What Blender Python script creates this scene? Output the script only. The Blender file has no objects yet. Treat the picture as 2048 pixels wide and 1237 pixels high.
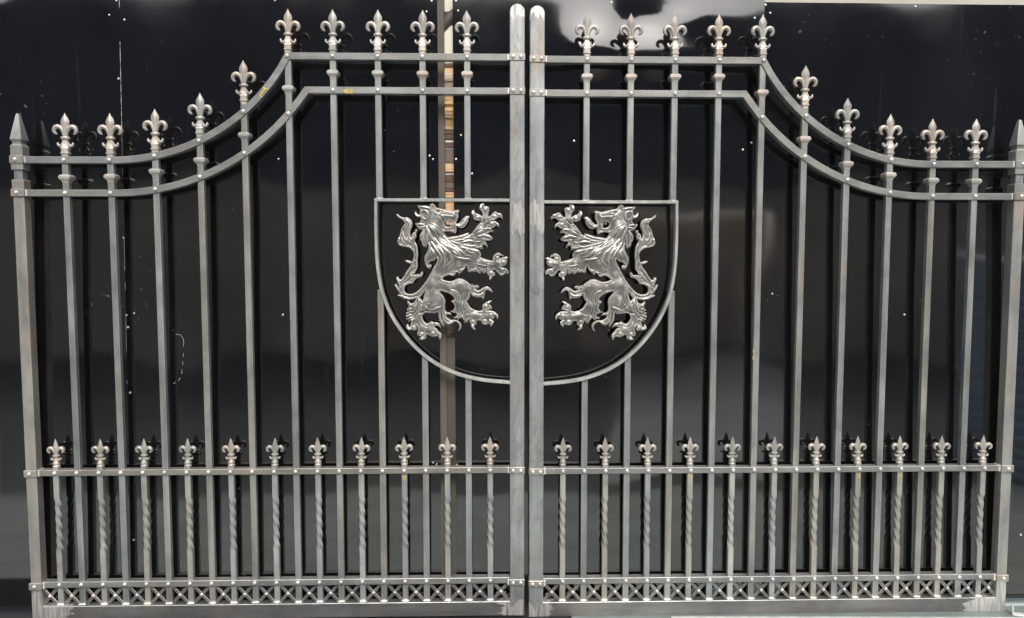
import bpy, bmesh, math, random
from mathutils import Vector, Matrix
from mathutils.geometry import delaunay_2d_cdt
import numpy as np
R = math.radians
random.seed(7)
S = bpy.context.scene
C = S.collection
# ------------------------------------------------------------------ camera
Z0 = 0.25                       # height of the gates' own zero line above the ground
FPX, CX, CY, DIST = 1490.0, 1024.0, 618.5, 2.5
YAW, PIT = R(-1.3888), R(-3.9659)
CAMP = Vector((-0.11086, -DIST, 1.0 + Z0))
CAMR = Matrix.Rotation(YAW, 3, 'Z') @ Matrix.Rotation(PIT, 3, 'X')
cd = bpy.data.cameras.new('camera'); cam = bpy.data.objects.new('camera', cd); C.objects.link(cam)
cd.sensor_width = 36.0; cd.lens = 36.0*FPX/2048.0; cd.clip_start = 0.02; cd.clip_end = 500
cam.location = CAMP
cam.rotation_euler = (CAMR @ Matrix.Rotation(R(90), 3, 'X')).to_euler()
S.camera = cam
# ------------------------------------------------------------------ light
SUN_EL, SUN_AZ = R(48), R(172)
w = bpy.data.worlds.new('World'); S.world = w; w.use_nodes = True
nt = w.node_tree; nt.nodes.clear()
sky = nt.nodes.new('ShaderNodeTexSky'); sky.sky_type = 'NISHITA'; sky.sun_disc = False
sky.sun_elevation = SUN_EL; sky.sun_rotation = SUN_AZ; sky.dust_density = 6.0; sky.air_density = 1.0; sky.ozone_density = 1.0
hs = nt.nodes.new('ShaderNodeHueSaturation'); hs.inputs['Saturation'].default_value = 0.35
bg = nt.nodes.new('ShaderNodeBackground'); bg.inputs['Strength'].default_value = 0.15
wo = nt.nodes.new('ShaderNodeOutputWorld')
nt.links.new(sky.outputs[0], hs.inputs['Color']); nt.links.new(hs.outputs[0], bg.inputs['Color']); nt.links.new(bg.outputs[0], wo.inputs[0])
sl = bpy.data.lights.new('sun', 'SUN'); sl.energy = 0.7; sl.angle = R(14); sl.color = (1.0, 0.96, 0.9)
so = bpy.data.objects.new('sun', sl); C.objects.link(so)
sd = Vector((math.sin(SUN_AZ)*math.cos(SUN_EL), math.cos(SUN_AZ)*math.cos(SUN_EL), math.sin(SUN_EL)))
so.rotation_euler = sd.to_track_quat('Z', 'Y').to_euler(); so.location = (0, -4, 6)
S.view_settings.view_transform = 'Standard'; S.view_settings.look = 'None'
S.view_settings.exposure = 0.6; S.view_settings.gamma = 1.0

# ------------------------------------------------------------------ helpers
def at(px, py, Y=0.0):
    """point of the place seen at a photograph pixel, at depth Y"""
    d = CAMR @ Vector(((px-CX)/FPX, 1.0, -(py-CY)/FPX))
    return CAMP + d*((Y-CAMP.y)/d.y)
WL = {}
class MB:
    def __init__(s): s.v = []; s.f = []; s.e = set()
    def add(s, vs, fs):
        b = len(s.v); s.v += [tuple(p) for p in vs]; s.f += [tuple(b+i for i in f) for f in fs]; return s
    def box(s, x0, x1, y0, y1, z0, z1, c=0.001):
        """box with chamfered edges"""
        c = min(c, (x1-x0)*.45, (y1-y0)*.45, (z1-z0)*.45)
        vs = []; idx = {}
        for i, X in enumerate((x0, x1)):
            for j, Y in enumerate((y0, y1)):
                for k, Z in enumerate((z0, z1)):
                    sx, sy, sz = (1-2*i), (1-2*j), (1-2*k)
                    for a in range(3):
                        p = [X + sx*c, Y + sy*c, Z + sz*c]; p[a] = (X, Y, Z)[a]
                        idx[i, j, k, a] = len(vs); vs.append(p)
        fs = []
        for a in range(3):
            o = [q for q in range(3) if q != a]
            for sgn in (0, 1):
                def key(m, n, ax=a):
                    t = [0, 0, 0]; t[a] = sgn; t[o[0]] = m; t[o[1]] = n
                    return idx[t[0], t[1], t[2], ax]
                fs.append([key(0, 0), key(1, 0), key(1, 1), key(0, 1)])
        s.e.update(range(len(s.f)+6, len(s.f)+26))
        for a in range(3):                       # edge chamfers along axis a
            o = [q for q in range(3) if q != a]
            for m in (0, 1):
                for n in (0, 1):
                    def k2(e, ax):
                        t = [0, 0, 0]; t[a] = e; t[o[0]] = m; t[o[1]] = n
                        return idx[t[0], t[1], t[2], ax]
                    fs.append([k2(0, o[0]), k2(1, o[0]), k2(1, o[1]), k2(0, o[1])])
        for i in (0, 1):
            for j in (0, 1):
                for k in (0, 1): fs.append([idx[i, j, k, 0], idx[i, j, k, 1], idx[i, j, k, 2]])
        return s.add(vs, fs)
    def loft(s, rings, cap=True, closed=False, edge=False):
        n = len(rings[0]); f0 = len(s.f); vs = [p for r in rings for p in r]; fs = []
        m = len(rings)
        for i in range(m-1 + (1 if closed else 0)):
            for j in range(n):
                a = i*n+j; b = i*n+(j+1) % n; i2 = (i+1) % m
                fs.append((a, b, i2*n+(j+1) % n, i2*n+j))
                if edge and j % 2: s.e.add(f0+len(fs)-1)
        if cap and not closed:
            fs.append(tuple(range(n-1, -1, -1))); fs.append(tuple((m-1)*n+j for j in range(n)))
        return s.add(vs, fs)
    def tube(s, pts, rad, ry=1.0, n=8):
        """swept tube in the x-z plane along pts (x,y,z), radii rad, depth factor ry"""
        rings = []; P = [Vector(p) for p in pts]
        for i, p in enumerate(P):
            t = (P[min(i+1, len(P)-1)] - P[max(i-1, 0)]).normalized()
            nn = Vector((-t.z, 0, t.x)); r = rad[i]
            if nn.length < 1e-6: nn = Vector((1, 0, 0))
            nn.normalize(); bb = t.cross(nn)
            rings.append([p + nn*(math.cos(q)*r) + bb*(math.sin(q)*r*ry) for q in [2*math.pi*k/n for k in range(n)]])
        return s.loft(rings)
    def mesh(s, name, smooth=35):
        me = bpy.data.meshes.new(name); me.from_pydata(s.v, [], s.f)
        if s.e: me.polygons.foreach_set('material_index', [1 if i in s.e else 0 for i in range(len(s.f))])
        me.validate()
        bm = bmesh.new(); bm.from_mesh(me); bmesh.ops.recalc_face_normals(bm, faces=bm.faces); bm.to_mesh(me); bm.free()
        if smooth:
            me.polygons.foreach_set('use_smooth', [True]*len(me.polygons)); me.set_sharp_from_angle(angle=R(smooth))
        return me
def wloc(o): return WL.get(o.name, Vector((0, 0, 0)))
def obj(name, me, mat, parent=None, loc=(0, 0, 0)):
    """link one mesh object whose origin is at the place point loc"""
    if isinstance(me, MB): me = me.mesh(name)
    if mat is not None and not me.materials:
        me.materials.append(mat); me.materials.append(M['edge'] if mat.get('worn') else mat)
    o = bpy.data.objects.new(name, me); C.objects.link(o)
    WL[o.name] = Vector(loc)
    o.location = Vector(loc) - (wloc(parent) if parent else Vector((0, 0, 0)))
    if parent: o.parent = parent
    return o
def empty(name, loc):
    o = bpy.data.objects.new(name, None); C.objects.link(o); o.location = loc; o.empty_display_size = .1
    WL[o.name] = Vector(loc); return o
def tag(o, label=None, cat=None, group=None, kind=None):
    if label: o['label'] = label
    if cat: o['category'] = cat
    if group: o['group'] = group
    if kind: o['kind'] = kind
    return o

# ------------------------------------------------------------------ materials
def newmat(name):
    m = bpy.data.materials.new(name); m.use_nodes = True
    return m, m.node_tree.nodes, m.node_tree.links, m.node_tree.nodes['Principled BSDF']
def ramp(N, L, src, stops, interp='LINEAR'):
    r = N.new('ShaderNodeValToRGB'); r.color_ramp.interpolation = interp
    e = r.color_ramp.elements
    while len(e) < len(stops): e.new(0.5)
    for q, (p, c) in zip(e, stops):
        q.position = p; q.color = (c, c, c, 1) if isinstance(c, (int, float)) else (*c, 1)
    L.new(src, r.inputs['Fac']); return r.outputs['Color']
def noise(N, L, scale, detail=4, rough=.55, vec=None, stretch=None, dist=0.0):
    t = N.new('ShaderNodeTexNoise'); t.inputs['Scale'].default_value = scale; t.inputs['Detail'].default_value = detail
    t.inputs['Roughness'].default_value = rough; t.inputs['Distortion'].default_value = dist
    if vec is None:
        g = N.new('ShaderNodeNewGeometry'); vec = g.outputs['Position']
    if stretch:
        mp = N.new('ShaderNodeMapping'); mp.inputs['Scale'].default_value = stretch; L.new(vec, mp.inputs['Vector']); vec = mp.outputs[0]
    L.new(vec, t.inputs['Vector']); return t.outputs['Fac']
def mix(N, L, fac, a, b, mode='MIX'):
    m = N.new('ShaderNodeMix'); m.data_type = 'RGBA'; m.blend_type = mode
    for n_, val in ((0, fac), (6, a), (7, b)):
        sock = m.inputs[n_]
        if isinstance(val, (int, float)): sock.default_value = val if n_ == 0 else (val, val, val, 1)
        elif isinstance(val, tuple): sock.default_value = (*val, 1)
        else: L.new(val, sock)
    return m.outputs[2]
def bump(N, L, P, h, strength=.3, dist=.002):
    b = N.new('ShaderNodeBump'); b.inputs['Strength'].default_value = strength; b.inputs['Distance'].default_value = dist
    L.new(h, b.inputs['Height']); L.new(b.outputs[0], P.inputs['Normal'])
def math_(N, L, op, a, b=0.0):
    m = N.new('ShaderNodeMath'); m.operation = op
    for s_, v in zip(m.inputs, (a, b)):
        if isinstance(v, (int, float)): s_.default_value = v
        else: L.new(v, s_)
    return m.outputs[0]
def steel(name, c1, c2, rust=.25, rough=(.36, .58), metallic=.58, stretch=(1, 1, .12), ground=None, dim=.61, mott=.9, stain=(.34, .235, .175), cracks=0.0, bumpy=.25):
    """bare worked steel: mill scale tints, brown heat stain, brushed streaks"""
    m, N, L, P = newmat(name)
    f1 = ramp(N, L, noise(N, L, 26, 5, .6, stretch=stretch), [(.36, 0.0), (.62, 1.0)])
    col = mix(N, L, f1, c1, c2)
    fm = ramp(N, L, noise(N, L, 7, 5, .6, dist=.6), [(.3, (.70, .71, .73)), (.5, (1, 1, 1)), (.72, (1.22, 1.2, 1.17))])
    col = mix(N, L, mott, col, fm, 'MULTIPLY')
    oi = N.new('ShaderNodeObjectInfo')
    per = ramp(N, L, oi.outputs['Random'], [(0, (.80, .87, .90)), (.35, (.96, 1.0, 1.01)), (.6, (1, 1, 1)), (1, (1.0, .93, .86))])
    col = mix(N, L, .8, col, per, 'MULTIPLY'); col = mix(N, L, 1.0, col, (dim, dim*.99, dim*.96), 'MULTIPLY')
    f2 = ramp(N, L, noise(N, L, 9, 6, .65, stretch=(1, 1, .5)), [(.5, 0.0), (.72, 1.0)])
    col = mix(N, L, math_(N, L, 'MULTIPLY', f2, rust), col, stain)
    f3 = ramp(N, L, noise(N, L, 150, 3, .6), [(.6, 0.0), (.78, 1.0)])
    col = mix(N, L, math_(N, L, 'MULTIPLY', f3, .5), col, (.13, .125, .12))
    if cracks:                                   # flaking mill scale: pale plates with thin dark rims
        fc = noise(N, L, 17, 5, .6, stretch=(1, 1, .22), dist=1.1)
        pl_ = ramp(N, L, fc, [(.50, 0.0), (.515, 1.0)]); rim = ramp(N, L, fc, [(.478, 0.0), (.494, 1.0), (.506, 1.0), (.522, 0.0)])
        col = mix(N, L, math_(N, L, 'MULTIPLY', pl_, cracks*.6), col, (.36, .385, .395)); col = mix(N, L, math_(N, L, 'MULTIPLY', rim, cracks), col, (.12, .10, .085))
    rg = ramp(N, L, noise(N, L, 60, 4, .6, stretch=stretch), [(.3, rough[0]), (.75, rough[1])])
    if ground:                                   # patches ground back to bright metal
        g = N.new('ShaderNodeNewGeometry'); sp = N.new('ShaderNodeSeparateXYZ'); L.new(g.outputs['Position'], sp.inputs[0])
        tot = None
        jag = noise(N, L, 55, 3, .6, stretch=(1, 1, .10)); jg = math_(N, L, 'MULTIPLY', math_(N, L, 'SUBTRACT', jag, .5), .13)
        for (axis, a, b) in ground:
            q = sp.outputs[axis]
            if axis == 0:
                q = math_(N, L, 'ABSOLUTE', q)
                jg2 = math_(N, L, 'MULTIPLY', math_(N, L, 'SUBTRACT', noise(N, L, 45, 4, .65, stretch=(.12, 1, 1)), .5), .16); q = math_(N, L, 'ADD', q, jg2)
            else: q = math_(N, L, 'ADD', q, jg)
            k = math_(N, L, 'MULTIPLY', math_(N, L, 'GREATER_THAN', q, a), math_(N, L, 'LESS_THAN', q, b))
            tot = k if tot is None else math_(N, L, 'MAXIMUM', tot, k)
        st = ramp(N, L, noise(N, L, 120, 4, .6, stretch=(1, 1, .08)), [(.3, (.30, .285, .27)), (.62, (.70, .68, .655))])
        col = mix(N, L, tot, col, st)
        rg = mix(N, L, tot, rg, .34)
    L.new(col, P.inputs['Base Color']); L.new(rg, P.inputs['Roughness']); P.inputs['Metallic'].default_value = metallic
    bump(N, L, P, noise(N, L, 190, 4, .65, stretch=(1, 1, .5)), bumpy, .0012)
    m['worn'] = 1; return m
M = {}
M['bar'] = steel('bar_steel', (.40, .41, .41), (.57, .60, .61), .34)
M['twist'] = steel('twist_steel', (.42, .42, .415), (.60, .61, .61), .3, dim=.78)
M['brace'] = steel('brace_steel', (.34, .34, .335), (.48, .48, .47), .3, dim=.50)
M['rail'] = steel('rail_steel', (.36, .36, .355), (.53, .53, .52), .25, stretch=(.12, 1, 1))
M['post'] = steel('post_steel', (.42, .435, .44), (.66, .68, .69), .6, stain=(.42, .32, .26), cracks=.30, ground=[(2, 2.035, 3), (2, 1.34, 1.43), (2, -.1, .06)])
M['hinge'] = steel('hinge_post_steel', (.50, .49, .47), (.64, .64, .62), .75, stain=(.50, .34, .26), ground=[(2, -.1, .11)])
M['tube'] = steel('tube_steel', (.27, .265, .27), (.38, .375, .37), .25, stretch=(.15, 1, 1), ground=[(0, 1.56, 3), (0, -1, .09)])
M['cast'] = steel('cast_steel', dim=.76, c1=(.56, .52, .49), c2=(.68, .64, .60), rust=.2, rough=(.42, .56), metallic=.55, stretch=(1, 1, 1), bumpy=.35)
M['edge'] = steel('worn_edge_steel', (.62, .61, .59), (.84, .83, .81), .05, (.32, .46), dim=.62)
M['bright'] = steel('bright_steel', (.62, .60, .57), (.84, .82, .79), .10, (.26, .42), stretch=(1, 1, .4), dim=.88)
M['lion'] = steel('lion_steel', (.40, .395, .385), (.74, .71, .67), .12, (.33, .46), dim=.70, metallic=.6, stretch=(1, 1, 1), bumpy=.3)
M['rivet'] = steel('rivet_steel', (.70, .695, .68), (.84, .83, .82), .08, (.25, .36), dim=.95, stretch=(1, 1, 1), bumpy=.1)
M['weld'] = steel('weld_steel', (.78, .77, .74), (.94, .93, .91), .06, (.3, .5), stretch=(1, 1, 1), metallic=.5, dim=1.0)
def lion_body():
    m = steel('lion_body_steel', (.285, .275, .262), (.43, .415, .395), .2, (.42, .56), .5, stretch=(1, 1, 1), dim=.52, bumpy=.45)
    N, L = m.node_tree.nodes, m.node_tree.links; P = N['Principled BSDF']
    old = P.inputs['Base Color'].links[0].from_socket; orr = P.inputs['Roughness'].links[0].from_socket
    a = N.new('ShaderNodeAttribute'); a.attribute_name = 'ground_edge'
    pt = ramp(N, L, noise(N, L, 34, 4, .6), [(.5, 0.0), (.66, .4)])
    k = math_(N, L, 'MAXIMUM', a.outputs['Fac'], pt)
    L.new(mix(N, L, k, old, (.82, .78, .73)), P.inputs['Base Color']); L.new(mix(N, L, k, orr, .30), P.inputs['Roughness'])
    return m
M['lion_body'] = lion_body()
def plain(name, col, rough=.6, metallic=0.0, var=.25, scale=20, stretch=None, bmp=.2, spec=.5):
    m, N, L, P = newmat(name)
    f = noise(N, L, scale, 5, .6, stretch=stretch)
    k = ramp(N, L, f, [(.25, 1-var), (.75, 1+var)])
    L.new(mix(N, L, 1.0, tuple(col), k, 'MULTIPLY'), P.inputs['Base Color'])
    P.inputs['Roughness'].default_value = rough; P.inputs['Metallic'].default_value = metallic
    P.inputs['Specular IOR Level'].default_value = spec
    if bmp: bump(N, L, P, f, bmp, .002)
    return m
def black_sheet():
    m, N, L, P = newmat('black_gloss_sheet')
    base = (.0022, .0023, .0028)
    dust = ramp(N, L, noise(N, L, 2.2, 7, .62, stretch=(1, 1, .45)), [(.5, 0.0), (.85, .32)])
    st = ramp(N, L, noise(N, L, 30, 3, .5, stretch=(1.6, 1, .045)), [(.66, 0.0), (.8, .5)])
    msk = ramp(N, L, noise(N, L, 1.4, 3, .5), [(.45, 0.0), (.65, 1.0)])
    d2 = math_(N, L, 'MULTIPLY', st, msk)
    spk = ramp(N, L, noise(N, L, 70, 2, .5), [(.70, 0.0), (.74, .8)])
    ms2 = ramp(N, L, noise(N, L, 2.6, 3, .5), [(.54, 0.0), (.68, .6)])
    d3 = math_(N, L, 'MULTIPLY', spk, ms2)
    k = math_(N, L, 'MINIMUM', math_(N, L, 'ADD', math_(N, L, 'ADD', math_(N, L, 'MULTIPLY', dust, .10), math_(N, L, 'MULTIPLY', d2, .34)), d3), 1.0)
    L.new(mix(N, L, k, base, (.20, .205, .21)), P.inputs['Base Color'])
    L.new(ramp(N, L, noise(N, L, 3.0, 6, .6), [(.3, .035), (.75, .11)]), P.inputs['Roughness'])
    P.inputs['IOR'].default_value = 2.0
    bump(N, L, P, noise(N, L, 5, 2, .4), .05, .004)
    return m
M['sheet'] = black_sheet()
M['screw'] = plain('zinc_screw', (.72, .72, .70), .38, .6, .15, 120)
M['yellow'] = plain('yellow_paint_marker', (.80, .50, .02), .6, 0, .2, 200, bmp=0)
M['chalk'] = plain('chalk_and_highlight', (.36, .37, .36), .9, 0, .4, 160, bmp=0)  # for the chalk scratch, and for the painted highlight on the left seam

# ------------------------------------------------------------------ the setting
def ground_mat():
    m, N, L, P = newmat('yard_concrete')
    f = ramp(N, L, noise(N, L, 1.3, 8, .62), [(.3, (.085, .10, .095)), (.72, (.16, .18, .17))])
    f = mix(N, L, ramp(N, L, noise(N, L, 40, 4, .7), [(.4, 0.0), (.8, .5)]), f, (.05, .052, .05))
    L.new(f, P.inputs['Base Color']); P.inputs['Roughness'].default_value = .75
    bump(N, L, P, noise(N, L, 60, 5, .7), .4, .004); return m
def sheet_mesh(x0, x1, y0, y1, z, nx=2, ny=2):
    b = MB(); b.add([(x0, y0, z), (x1, y0, z), (x1, y1, z), (x0, y1, z)], [(0, 1, 2, 3)]); return b
tag(obj('ground', sheet_mesh(-40, 40, -40, 40, 0.0), ground_mat()), kind='structure')

def floor_sheet(name, x0, x1, y0, y1, z, mat): return tag(obj(name, sheet_mesh(x0, x1, y0, y1, z), mat), kind='structure')
floor_sheet('concrete_apron', -6, 6, -1.5, 1.2, .004, plain('green_concrete', (.44, .49, .46), .7, 0, .25, 3, bmp=.2))
b = MB(); b.add([(.55, -1.75, .004), (1.55, -1.75, .004), (4.0, -7.6, .004), (1.5, -7.6, .004)], [(0, 1, 2, 3)])  # pale ground wedge, added and shaped to brighten the reflection in the sheets
tag(obj('added_pale_patch', b, plain('pale_patch_tone', (.50, .51, .50), .8, 0, .2, 1.5, bmp=.2)), kind='structure')
# workshop front across the yard, the thing the black sheets mirror
def yard_building():
    root = empty('workshop_building', (0, -9.5, 0))
    tag(root, 'brown rendered workshop front across the yard, seen only mirrored in the black sheets', 'building')
    wl = MB(); wl.box(-14, 1.3, -9.9, -9.5, 0, 2.9, .01); wl.box(4.6, 14, -9.9, -9.5, 0, 2.9, .01); wl.box(1.3, 4.6, -9.9, -9.5, 2.5, 2.9, .01); wl.box(1.3, 4.6, -10.3, -10.25, 0, 2.5, .01)
    obj('wall', wl, plain('brown_render', (.70, .62, .54), .9, 0, .3, .7, bmp=.1), root, (0, 0, 0)).location = -Vector((0, -9.5, 0))
    pl = MB(); pl.box(-14, 14, -9.92, -9.46, 2.9, 5.9, .01)
    obj('cladding', pl, plain('slate_cladding', (.20, .22, .25), .8, 0, .3, 1), root, (0, 0, 0)).location = -Vector((0, -9.5, 0))
    return root
def side_shutter():
    ps = MB()
    for i in range(18):
        z_ = i*.075
        ps.loft([[(0, y, z_), (.012, y, z_), (.030, y, z_+.030), (.030, y, z_+.055), (.004, y, z_+.074), (0, y, z_+.074)] for y in (-.65, .65)])
    ps.v = [(-x, y, z) for x, y, z in ps.v]
    tag(obj('ribbed_shutter', ps, plain('blue_grey_shutter', (.46, .55, .70), .55, .1, .1, 3, bmp=0), None, (2.9, -1.5, 0.004)), 'low blue grey ribbed shutter at right, seen only mirrored beside the right hinge post', 'shutter')
side_shutter()
yard_building()

# ------------------------------------------------------------------ black sheets
def sheet_y(z): return 0.050 + (z - Z0 - .35)*0.020
def sp(px, py):
    """point on the sheets at a pixel"""
    z = 1.2
    for _ in range(4):
        p = at(px, py, sheet_y(z)); z = p.z
    return p
scr = MB()
scr.loft([[(math.cos(a)*r, y, math.sin(a)*r) for a in [2*math.pi*k/12 for k in range(12)]] for (r, y) in ((.0041, 0), (.0041, -.0010), (.0031, -.0026), (.0014, -.0031))])
SCREW = scr.mesh('screw')
def warp(x, z, bulges):
    d = .0016*math.sin(x*5.1+1.3)*math.sin(z*4.3+.4) + .0008*math.sin(x*11.7+z*3.1)*math.cos(z*8.9)
    for (bx, bz, rx, rz, h) in bulges:
        q = ((x-bx)/rx)**2 + ((z-bz)/rz)**2
        d += h*math.exp(-q)
    return d
def cladding(tl, tr, br, bl, label, screws, bulges=(), dy=0.0):
    P = [sp(*q) for q in (tl, tr, br, bl)]
    b = MB(); nx, nz = 48, 72; vs = []; fs = []
    for layer, off in ((0, 0.0), (1, .002)):
        for j in range(nz+1):
            for i in range(nx+1):
                s_, t = i/nx, j/nz
                p = P[0]*(1-s_)*(1-t) + P[1]*s_*(1-t) + P[2]*s_*t + P[3]*(1-s_)*t
                vs.append((p.x, sheet_y(p.z)+dy+off-warp(p.x, p.z, bulges), p.z))
    n = (nx+1)*(nz+1)
    for j in range(nz):
        for i in range(nx):
            a = j*(nx+1)+i; fs.append((a, a+1, a+nx+2, a+nx+1)); fs.append((n+a, n+a+nx+1, n+a+nx+2, n+a+1))
    ring = [i for i in range(nx)] + [nx+j*(nx+1) for j in range(nz)] + [nz*(nx+1)+nx-i for i in range(nx)] + [(nz-j)*(nx+1) for j in range(nz)]
    for a, c in zip(ring, ring[1:]+ring[:1]): fs.append((a, n+a, n+c, c))
    b.add(vs, fs)
    mid = (P[2]+P[3])/2; root = obj('black_sheet', b, M['sheet'], None, (0, 0, 0))
    for v in root.data.vertices: v.co -= mid
    root.location = mid; WL[root.name] = mid
    tag(root, label, 'metal sheet', 'black sheets standing behind the gates')
    for (x, y) in screws:
        p = sp(x, y); p.y = sheet_y(p.z)+dy-warp(p.x, p.z, bulges)
        o = obj('screw', SCREW, M['screw'], root, p); o.rotation_euler = (0, random.uniform(0, 1), 0); k_ = random.uniform(.75, 1.1); o.scale = (k_, k_, k_)
    return root
cladding((-330, -30), (241, -30), (267, 1212), (-330, 1216), 'black gloss sheet at far left, outside the leftmost seam and behind the left hinge post',
         [(232, 1), (218, 30)], [(-1.85, 2.07, .10, .085, .022)], .003)
s2 = cladding((238.5, -30), (874, -30), (884, 1206), (264, 1212), 'black gloss sheet behind most of the left gate with a curved chalk scratch',
         [(249, 40), (237.5, 158), (550, 1), (853, 24), (863, 2), (866, 319), (859, 312), (557, 318.5), (247, 476), (253, 631), (268, 627), (256, 655), (566, 630), (260, 786), (268, 1080), (866, 926), (873, 929)])
s3 = cladding((905, -30), (1529, -4), (1533, 1200), (914, 1206), 'black gloss sheet behind the gate meeting posts with a bright mirrored patch at its top',
         [(912, 2), (916, 22), (912, 319), (922, 271), (944, 348), (1223, 6), (1220, 321), (1148, 282.6), (1509, 37), (1486, 300), (914, 930), (1027, 250), (1503, 286)], [(.22, 1.952, .085, .085, .0120), (.45, 1.935, .14, .08, .0105), (.66, 2.03, .15, .10, .0042), (.335, 2.02, .035, .07, -.0035), (.53, 2.05, .05, .035, .0030), (.60, 1.99, .045, .04, -.0025), (.40, 2.06, .06, .03, -.0020)])
s4 = cladding((1526, 4), (2330, 13), (2330, 1196), (1530, 1200), 'black gloss sheet at far right with a pale strip above its top edge',
         [(1541, 26), (1531.5, 10), (1832, 13), (1810, 630), (2043, 1071), (1545, 588)], [], .003)
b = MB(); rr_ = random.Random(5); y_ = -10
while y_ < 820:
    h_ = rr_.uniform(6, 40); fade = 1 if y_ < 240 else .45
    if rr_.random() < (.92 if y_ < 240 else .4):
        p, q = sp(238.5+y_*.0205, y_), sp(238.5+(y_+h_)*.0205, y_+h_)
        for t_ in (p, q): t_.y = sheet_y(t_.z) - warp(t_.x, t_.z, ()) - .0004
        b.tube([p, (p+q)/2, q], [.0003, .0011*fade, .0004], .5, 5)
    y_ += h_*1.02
o = obj('seam_highlight', b, M['chalk'], s2, (0, 0, 0)); o['kind'] = 'stuff'; o.location = -WL[s2.name]  # pale strokes painted in as the highlight along the sheet edge
# scratch in the paint
b = MB()
for (x0, y0), (x1, y1) in zip([(352, 669), (361, 670), (366, 676), (368, 684)], [(361, 670), (366, 676), (368, 684), (367, 694)]):
    p, q = sp(x0, y0), sp(x1, y1); p.y -= .0012; q.y -= .0012; b.tube([p, q], [.0008, .0004], .3, 5)
for (x0, y0), (x1, y1) in zip([(367, 706), (366, 722), (364, 738), (361, 756), (352, 764)], [(367, 714), (366, 730), (364, 748), (357, 762), (347, 768)]):
    p, q = sp(x0, y0), sp(x1, y1); p.y -= .0012; q.y -= .0012; b.tube([p, q], [.0004, .0009], .3, 5)
mid = sp(362, 715)
o = obj('chalk_scratch', b, M['chalk'], s2, (0, 0, 0)); o.location = -WL[s2.name]

# ------------------------------------------------------------------ what shows in the gap and round the edges
def pxbox(name, x0, x1, y0, y1, Y, depth, mat, label=None, cat=None, group=None, parent=None, c=.002, kind=None):
    a, d = at(x0, y1, Y), at(x1, y0, Y)
    b = MB(); mid = Vector(((a.x+d.x)/2, Y, a.z)); b.box(a.x-mid.x, d.x-mid.x, 0, depth, 0, d.z-a.z, c)
    o = obj(name, b, mat, parent, mid)
    tag(o, label, cat, group, kind); return o
M['taupe'] = plain('weathered_batten', (.105, .088, .068), .8, 0, .3, 14, (1, 1, .1))
M['cream'] = plain('cream_board', (.82, .77, .66), .7, 0, .06, 6, bmp=.05)
M['khaki'] = plain('khaki_plate', (.085, .079, .060), .5, .2, .3, 8, (1, 1, .3))
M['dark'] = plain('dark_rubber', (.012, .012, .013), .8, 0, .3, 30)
def wood(name, col): return plain(name, col, .75, 0, .22, 30, (.15, 1, 1), .3)
W = {'tan': wood('pine_board', (.74, .52, .32)), 'pink': wood('planed_board', (.72, .58, .47)), 'yel': wood('fresh_pine', (.84, .60, .30)), 'org': wood('orange_pine', (.80, .50, .28)),
     'brn': wood('brown_board', (.16, .09, .065)), 'gry': wood('grey_brown_board', (.19, .15, .13)), 'wht': plain('white_sheet_edge', (.85, .84, .82), .6), 'red': wood('dark_red_board', (.085, .03, .026)),
     'lil': plain('lilac_grey_panel', (.22, .20, .21), .7)}
# batten at the sheet's edge
b = MB(); a0, a1 = sp(874.5, -30), sp(884, 1206); dw = .021
b.loft([[(a0.x, sheet_y(a0.z)-.004, a0.z), (a0.x+dw, sheet_y(a0.z)-.004, a0.z), (a0.x+dw, sheet_y(a0.z)+.05, a0.z), (a0.x, sheet_y(a0.z)+.05, a0.z)],
        [(a1.x, sheet_y(a1.z)-.002, a1.z), (a1.x+dw, sheet_y(a1.z)-.002, a1.z), (a1.x+dw, sheet_y(a1.z)+.05, a1.z), (a1.x, sheet_y(a1.z)+.05, a1.z)]])
o = obj('edge_batten', b, M['taupe'], None, (0, 0, 0))
tag(o, 'narrow taupe upright batten along the edge of the gap between the black sheets', 'batten')
# plate covering the lower part of the gap
pl = MB(); p, q = sp(881, 1206), sp(906, 676); yb = sheet_y(q.z)
pl.loft([[(p.x-.002, sheet_y(p.z)+.004, p.z), (q.x+.010, sheet_y(p.z)+.004, p.z), (q.x+.010, sheet_y(p.z)+.02, p.z), (p.x-.002, sheet_y(p.z)+.02, p.z)],
         [(p.x-.002, yb+.004, q.z), (q.x+.010, yb+.004, q.z), (q.x+.010, yb+.02, q.z), (p.x-.002, yb+.02, q.z)]])
tag(obj('cover_plate', pl, M['khaki']), 'khaki plate closing the lower half of the gap between the black sheets', 'plate')
# boards stacked behind the gap
GY = .092
stack = [(128, 135, 'brn', 'dark brown board at the top of the stack just under the cream board'), (135, 147, 'tan', None), (147, 163, 'pink', None), (163, 181, 'pink', None), (181, 195, 'tan', None),
         (195, 202, 'tan', None), (202, 209.5, 'yel', None), (209.5, 217, 'org', None), (217, 224, 'yel', None), (224, 231, 'org', None), (231, 237.5, 'tan', None), (237.5, 253, 'yel', None), (253, 260, 'tan', None),
         (260, 268, 'gry', None), (268, 280, 'brn', None), (280, 286, 'wht', None), (286, 296, 'brn', None), (296, 303, 'lil', None), (303, 327, 'gry', None), (327, 340, 'tan', None), (340, 345, 'org', None),
         (345, 351, 'wht', None), (351, 366, 'brn', None), (366, 378, 'gry', None), (378, 385, 'brn', None), (385, 391, 'org', None), (391, 397, 'tan', None), (397, 407, 'org', None), (407, 430, 'org', None), (430, 452, 'org', None),
         (452, 480, 'gry', None), (480, 520, 'brn', None), (520, 585, 'lil', None), (585, 632, 'red', None), (632, 690, 'gry', None)]
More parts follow.
